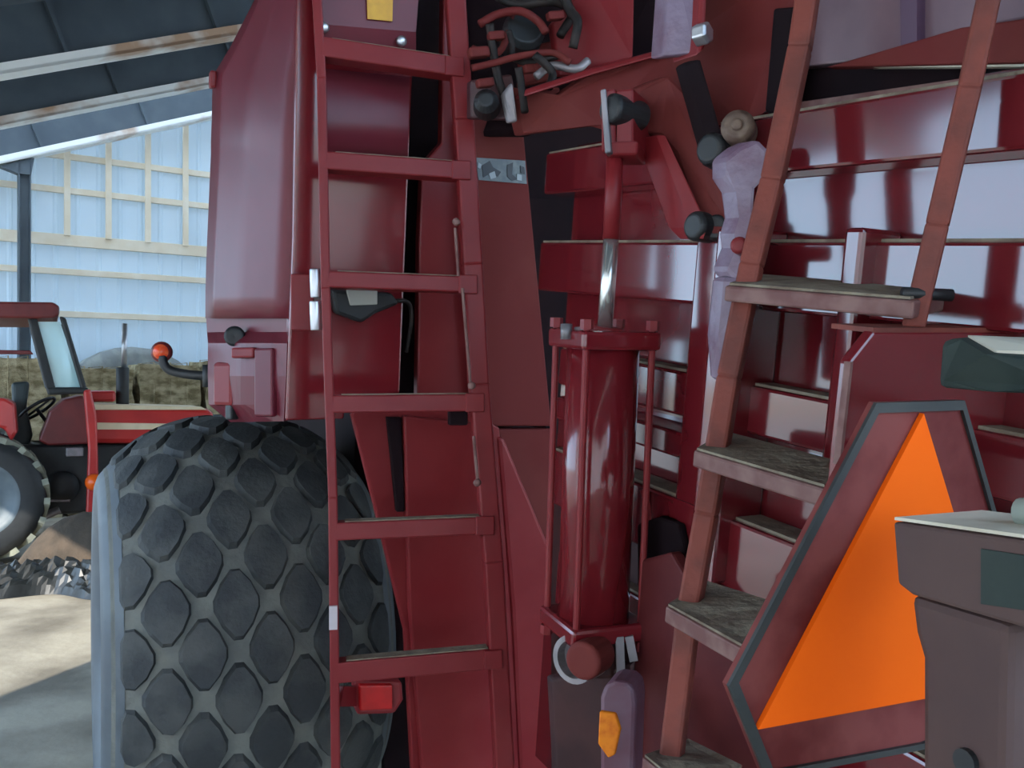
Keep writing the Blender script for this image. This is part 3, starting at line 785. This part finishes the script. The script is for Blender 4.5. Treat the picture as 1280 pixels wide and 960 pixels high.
# pale bracket at the top
dpoly('hanger_bracket', [(838, -60, 2.1), (878, -60, 2.08), (871, 66, 2.08), (829, 70, 2.12)], 2.1, .05, LAV, bevel=.006)
dpoly('hanger_side', [(878, -60, 2.06), (886, -60, 2.06), (882, 60, 2.06), (872, 70, 2.06)], 2.1, .09, REDM, bevel=.006)
mb = MB(); mb.lathe(P(880, 42, 2.03), V((.8, -.7, 0)), [(-.02, 0), (-.02, .026), (.01, .026), (.014, .018), (.014, 0)], 6); mb.build('hanger_nut', ZINC, ba, bevel=.004)
dpoly('dark_strut', [(856, 78, 2.09), (876, 72, 2.06), (910, 190, 2.0), (906, 212, 2.0), (892, 205, 2.02)], 2.1, .04, DARK, bevel=.006)
# pale cast link with lobes
lk = [(926, 182), (948, 172), (962, 186), (958, 224), (946, 236), (944, 262), (952, 278), (946, 300), (958, 320), (950, 348), (920, 352), (908, 340), (920, 310), (918, 292), (924, 272), (920, 240), (908, 222), (908, 196)]
cast = dpoly('cast_link', [(x, y, 1.88 + (960 - x) * .001) for x, y in lk], 1.9, .05, LAV, bevel=.012)
mb = MB(); mb.lathe(P(926, 308, 1.88), V((-.45, -.9, 0)), [(-.03, 0), (-.03, .018), (.02, .018), (.025, .012), (.025, 0)], 16); mb.build('link_bolt', REDM, cast, bevel=.004)
dpoly('cast_link', [(905, 345, 1.93), (950, 345, 1.9), (946, 400, 1.9), (925, 470, 1.92), (902, 480, 1.95), (898, 420, 1.95)], 1.9, .04, LAV, bevel=.01)

# knotter jumble, top centre -------------------------------------------
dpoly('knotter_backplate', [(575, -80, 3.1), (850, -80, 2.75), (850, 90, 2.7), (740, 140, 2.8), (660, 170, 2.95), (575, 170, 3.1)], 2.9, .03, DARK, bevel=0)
dpoly('knotter_plate', [(690, 30, 2.7), (735, -20, 2.65), (745, -80, 2.65), (795, -80, 2.6), (792, 72, 2.6), (740, 92, 2.65), (700, 95, 2.7)], 2.7, .03, REDM)
dpoly('knotter_plate', [(655, 60, 2.75), (700, 48, 2.72), (740, 62, 2.7), (690, 100, 2.74), (652, 108, 2.78)], 2.7, .04, REDD)
dpoly('knotter_plate', [(660, 110, 2.62), (700, 108, 2.6), (702, 135, 2.62), (662, 150, 2.64)], 2.7, .03, REDD)
dpoly('knotter_bracket', [(588, 100, 2.68), (640, 92, 2.66), (652, 150, 2.66), (588, 148, 2.7)], 2.7, .03, mat('dark_red_cast', (.05, .012, .016), (.07, .02, .02), 8, .5))
dpoly('knotter_lever', [(628, 118, 2.60), (641, 102, 2.58), (648, 152, 2.6), (636, 154, 2.6)], 2.6, .02, GREYM)
mb = MB(); mb.lathe(P(608, 128, 2.6), V((0, -1, 0)), [(-.05, 0), (-.05, .04), (.01, .035), (.03, .02), (.03, 0)], 18); mb.build('knotter_knob', BLACK, ba, bevel=.004)
mb = MB(); mb.lathe(P(655, 38, 2.68), V((.2, -1, .2)), [(-.08, 0), (-.08, .06), (.0, .062), (.02, .05), (.02, 0)], 24); mb.build('knotter_disc', BLACK, ba, bevel=.004)
hoses = [([(600, 30), (622, 18), (650, 14), (672, 26), (682, 40)], 2.62, .012), ([(636, 38), (640, 55), (642, 72), (660, 78), (700, 70)], 2.60, .009),
         ([(600, -20), (640, 5), (690, 2), (715, 15), (700, 45)], 2.64, .013), ([(590, 85), (620, 78), (650, 70), (690, 66), (712, 78)], 2.58, .010),
         ([(612, 30), (616, 60), (622, 95), (630, 120)], 2.61, .012), ([(668, 68), (690, 90), (686, 110)], 2.57, .012), ([(590, 60), (606, 66), (628, 60), (650, -10)], 2.66, .010),
         ([(700, -20), (712, 12), (722, 28), (716, 60)], 2.60, .014), ([(648, 84), (652, 110), (656, 140)], 2.56, .011), ([(670, 96), (690, 82), (720, 86), (735, 76)], 2.6, .012)]
for i, (pp, d, r_) in enumerate(hoses):
    mb = MB(); mb.tube(spline([P(x, y, d + .015 * (k % 2)) for k, (x, y) in enumerate(pp)], 6), r_, 8)
    mb.build('hydraulic_hose', HOSE if i % 3 else GREYM if i == 9 else REDD, ba, smooth=True)
for x, y, s_ in ((664, 86, .05), (598, 66, .06), (606, 104, .05), (676, 84, .045), (694, 20, .05), (620, 45, .05)):
    mb = MB(); mb.box(P(x, y, 2.62), V((1, .3, .2)), V((-.3, 1, .1)), V((-.2, 0, 1)), s_, s_ * .7, s_ * .5); mb.build('hose_fitting', REDD, ba, bevel=.006)

# lower centre: needle frame, reflector bracket -----------------------------
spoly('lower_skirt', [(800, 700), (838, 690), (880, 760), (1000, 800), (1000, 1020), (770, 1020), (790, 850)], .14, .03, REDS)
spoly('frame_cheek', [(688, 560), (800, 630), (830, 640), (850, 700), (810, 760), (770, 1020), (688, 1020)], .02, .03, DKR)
mb = MB(); mb.tube(spline([P(803, 612, 2.3), P(812, 640, 2.3), P(818, 670, 2.3), P(812, 692, 2.3), P(802, 705, 2.3)], 6), .008, 8); mb.build('cable', REDM, ba, smooth=True)
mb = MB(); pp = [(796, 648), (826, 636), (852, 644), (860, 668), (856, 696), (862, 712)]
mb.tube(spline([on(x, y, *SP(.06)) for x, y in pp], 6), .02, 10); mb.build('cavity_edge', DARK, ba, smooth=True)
spoly('needle_opening_shade', [(796, 655), (826, 645), (848, 655), (855, 690), (846, 720), (796, 735)], .10, .02, DARK)  # dark plate stands for the shaded opening
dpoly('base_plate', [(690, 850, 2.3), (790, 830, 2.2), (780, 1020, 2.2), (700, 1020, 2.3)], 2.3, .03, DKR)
# rounded reflector bracket
mb = MB()
q = [(750, 1020), (750, 872), (756, 856), (768, 851), (784, 853), (793, 862), (795, 880), (790, 1020)]
mb.prism([P(x, y, 1.98) for x, y in q], V((.03, .08, 0)))
rb = mb.build('reflector_bracket', mat('mauve_paint', (.17, .10, .14), (.14, .05, .07), 9, .4), ba, bevel=.008)
mb = MB(); mb.prism([P(x, y, 1.972) for x, y in ((749, 889), (769, 892), (775, 912), (768, 944), (760, 948), (747, 930))], V((.01, .02, 0)))
tag(mb.build('reflector', AMBER, rb, bevel=.003), 'amber reflector')

# right ladder -----------------------------------------------------------
def rail(pts, w, h, m, name):
    mb = MB()
    for a, b in zip(pts, pts[1:]): mb.bar(P(*a), P(*b) + (P(*b) - P(*a)).normalized() * .004, w, h, V((.9, -.4, 0)))
    return mb.build(name, m, ba if name == 'step_ladder' else sl, bevel=.006)
sl = None
sl = rail([(1018, -60, 1.80), (1000, 60, 1.80), (966, 225, 1.80), (940, 330, 1.80), (912, 470, 1.80), (884, 640, 1.80), (862, 760, 1.80), (838, 960, 1.80), (832, 1010, 1.80)], .042, .05, REDL, 'step_ladder')
tag(sl, 'right-hand steel ladder with four flat dusty steps')
rail([(1248, -60, 1.46), (1212, 110, 1.48), (1172, 280, 1.5), (1142, 408, 1.52), (1100, 600, 1.54)], .036, .045, REDL, 'ladder_rail')
steps = [  # outline of the top face (px,py,depth): outer-far, outer-near, inner-near, inner-far
    ([(906, 357, 1.77), (1143, 376, 1.47), (1190, 366, 1.62), (945, 345, 1.95)], .026),
    ([(867, 563, 1.77), (1034, 612, 1.48), (1065, 584, 1.63), (905, 541, 1.95)], .028),
    ([(832, 758, 1.76), (934, 815, 1.52), (985, 760, 1.68), (880, 727, 1.96)], .028),
    ([(803, 946, 1.76), (880, 1010, 1.55), (930, 960, 1.70), (860, 925, 1.96)], .028)]
for pts, th in steps:
    q = [P(*p) for p in pts]
    mb = MB(); mb.prism(q, -UP * th); st = mb.build('step', EDGE, sl, bevel=.004)
    c = sum(q, V()) / 4
    mb = MB(); mb.prism([c + (p - c) * .955 + UP * .001 for p in q], UP * .004); mb.build('step_tread', DUSTY, st)
# stub peg at the end of the top step
mb = MB(); mb.tube([P(1128, 366, 1.5), P(1190, 369, 1.5)], .010, 10); mb.build('step_peg', BLACK, sl, smooth=True)

# red bracket plate behind the sign ----------------------------------------
PB = RP(1060, 500, 1.42)
br = rpoly('sign_bracket', [(1062, 452), (1092, 414), (1330, 414), (1330, 690), (1040, 690), (1050, 560)], PB, .02, RED, bevel=.004)
tb = [on(x, y, *PB) for x, y in ((1092, 413), (1330, 413))]
mb = MB(); mb.bar(tb[0] + FW * .04, tb[1] + FW * .04, .09, .008, FW); mb.build('bracket_top_edge', REDL, br)
eb = [on(x, y, PB[0] - FW * .002, FW) for x, y in ((1061, 452), (1047, 580))]
mb = MB(); mb.bar(eb[0], eb[1], .006, .012); mb.build('bracket_edge_highlight', EDGE, br)  # thin pale bar paints the lit left edge

# slow moving vehicle triangle -----------------------------------------------
sc = .40 / .36
A, Lp, Rp = P(1155, 517, .9444 * sc), P(948, 912, .8967 * sc), P(1257, 855, 1.0524 * sc)
nS = (Lp - A).cross(Rp - A).normalized()
if nS.y > 0: nS = -nS
# backing outline traced on the sign's own plane
out = [(1092, 503), (1202, 500), (1242, 640), (1300, 830), (1300, 880), (1150, 935), (955, 972), (908, 856)]
q = [on(x, y, A + nS * -.006, nS) for x, y in out]
mb = MB(); mb.prism(q, -nS * .006); sg = mb.build('warning_sign', SMVR, ba)
tag(sg, 'slow moving vehicle sign, orange triangle on dark red')
mb = MB(); mb.prism([A, Lp, Rp], -nS * .0055); tag(mb.build('sign_triangle', ORANGE, sg), 'fluorescent orange triangle')
cq = sum(q, V()) / len(q)
mb = MB()
for i in range(len(q)):
    a, b = q[i], q[(i + 1) % len(q)]
    ia, ib = cq + (a - cq) * .955, cq + (b - cq) * .955
    mb.prism([a, b, ib, ia], nS * .004)
mb.build('sign_border', mat('sign_border_dark', (.018, .022, .022), (.03, .034, .033), 9, .5), sg)
mb = MB(); mb.bar(on(1140, 700, A - nS * .02, nS), on(1200, 560, PB[0] - FW * .01, FW), .04, .02); mb.build('sign_mount', DARK, sg)

# chute beam and post, lower right -----------------------------------------
N0 = P(1116, 690, .93)
def NB(px, py, off=0): return on(px, py, N0 - RT * off, RT)
mb = MB()
q = [NB(1116, 652), NB(1330, 682), NB(1330, 800), NB(1140, 744), NB(1122, 730)]
mb.prism(q, RT * .11)
be = mb.build('chute_beam', RUST, ba, bevel=.003)
tag(be, 'dusty brown steel beam end')
t0 = [NB(1118, 651) + UP * .0005, NB(1330, 681) + UP * .0005]
mb = MB(); mb.prism([t0[0] + UP * .003, t0[1] + UP * .003, t0[1] + RT * .108 + UP * .003, t0[0] + RT * .108 + UP * .003], -UP * .0028); mb.build('beam_top_lit_dust', CREAM, be)  # dust, with the light on the beam top in its colour
q = [NB(1226, 686, .002), NB(1330, 702, .002), NB(1330, 770, .002), NB(1226, 755, .002)]
mb = MB(); mb.prism(q, RT * .004); mb.build('green_patch', GREEN, be)
mb = MB(); mb.tube([NB(1212, 646) + RT * .06, NB(1330, 650) + RT * .06], .014, 16); mb.build('top_tube', mat('pale_green_tube', (.35, .40, .34), (.45, .48, .40), 10, .5), be, smooth=True)
q = [NB(1136, 742, -.012), NB(1262, 780, -.012), NB(1256, 1030, -.012), NB(1151, 1030, -.012), NB(1151, 822, -.012), NB(1142, 790, -.012)]
mb = MB(); mb.prism(q, RT * .085)
po = mb.build('chute_post', RUST, be, bevel=.008)
mb = MB(); mb.lathe(NB(1206, 952, -.008), -RT, [(-.005, 0), (-.005, .012), (.002, .012), (.002, 0)], 16); mb.build('post_hole', BLACK, po)
# upper right chute rail
N1 = P(1180, 450, 1.12)
def NC(px, py, off=0): return on(px, py, N1 - RT * off, RT)
mb = MB()
q = [P(1176, 424, 1.2), P(1208, 421, 1.19), P(1240, 440, 1.12), P(1340, 446, 1.05), P(1340, 494, 1.05), P(1238, 490, 1.12), P(1172, 484, 1.2)]
mb.prism(q, V((.10, .10, 0.0)))
cr = mb.build('chute_rail', GREEN, ba, bevel=.008)
q = [P(1210, 419, 1.195), P(1340, 424, 1.22), P(1340, 440, 1.055), P(1246, 438, 1.12)]
mb = MB(); mb.prism(q, -Z * .004); mb.build('rail_top_lit_dust', CREAM, cr)  # dust, with the light on the rail top in its colour

# chute floor bits at lower right under the sign
spoly('lower_frame', [(960, 860), (1330, 900), (1330, 1050), (930, 1050)], .02, .03, DARK)

DSC = 1.0
# ------------------------------------------------------------------ light, world, camera
w = bpy.data.worlds.new('sky'); scene.world = w; w.use_nodes = True
nt = w.node_tree; bg = nt.nodes['Background']
sky = nt.nodes.new('ShaderNodeTexSky')
sky.sky_type = 'HOSEK_WILKIE' if hasattr(sky, 'turbidity') else 'NISHITA'
tcn = nt.nodes.new('ShaderNodeTexCoord'); sep = nt.nodes.new('ShaderNodeSeparateXYZ')
nt.nodes.remove(sky)
rmp = nt.nodes.new('ShaderNodeValToRGB')
e = rmp.color_ramp.elements
e[0].position = .0; e[0].color = (.30, .30, .26, 1)
e[1].position = 1.0; e[1].color = (.40, .60, 1.0, 1)
n_ = e.new(.495); n_.color = (.30, .30, .26, 1)
n_ = e.new(.51); n_.color = (.52, .76, 1.0, 1)
mp = nt.nodes.new('ShaderNodeMapRange'); mp.inputs['From Min'].default_value = -1; mp.inputs['From Max'].default_value = 1
nt.links.new(tcn.outputs['Generated'], sep.inputs[0]); nt.links.new(sep.outputs['Z'], mp.inputs['Value'])
nt.links.new(mp.outputs['Result'], rmp.inputs['Fac']); nt.links.new(rmp.outputs['Color'], bg.inputs['Color'])
bg.inputs['Strength'].default_value = 4.0
sun = bpy.data.lights.new('sun', 'SUN'); sun.energy = 6.0; sun.angle = .01; sun.color = (1, .93, .82)
so = bpy.data.objects.new('sun', sun); COL.objects.link(so)
el = math.radians(31)
dirw = (-WD + WN * .75).normalized()               # towards the sun
sdir = V((dirw.x * math.cos(el), dirw.y * math.cos(el), math.sin(el)))
so.rotation_euler = (-sdir).to_track_quat('-Z', 'Y').to_euler()
so.location = W(-12, 6, 8)

cd = bpy.data.cameras.new('camera'); cam = bpy.data.objects.new('camera', cd); COL.objects.link(cam)
cam.location = CAM; cam.rotation_euler = (math.radians(90), 0, 0)
cd.sensor_width = 36; cd.lens = 36 * F / 1280; cd.clip_start = .05; cd.clip_end = 300
scene.camera = cam
vs = scene.view_settings
vs.view_transform = 'Standard'; vs.look = 'None'; vs.gamma = 1; vs.use_curve_mapping = False
vs.exposure = 0.36
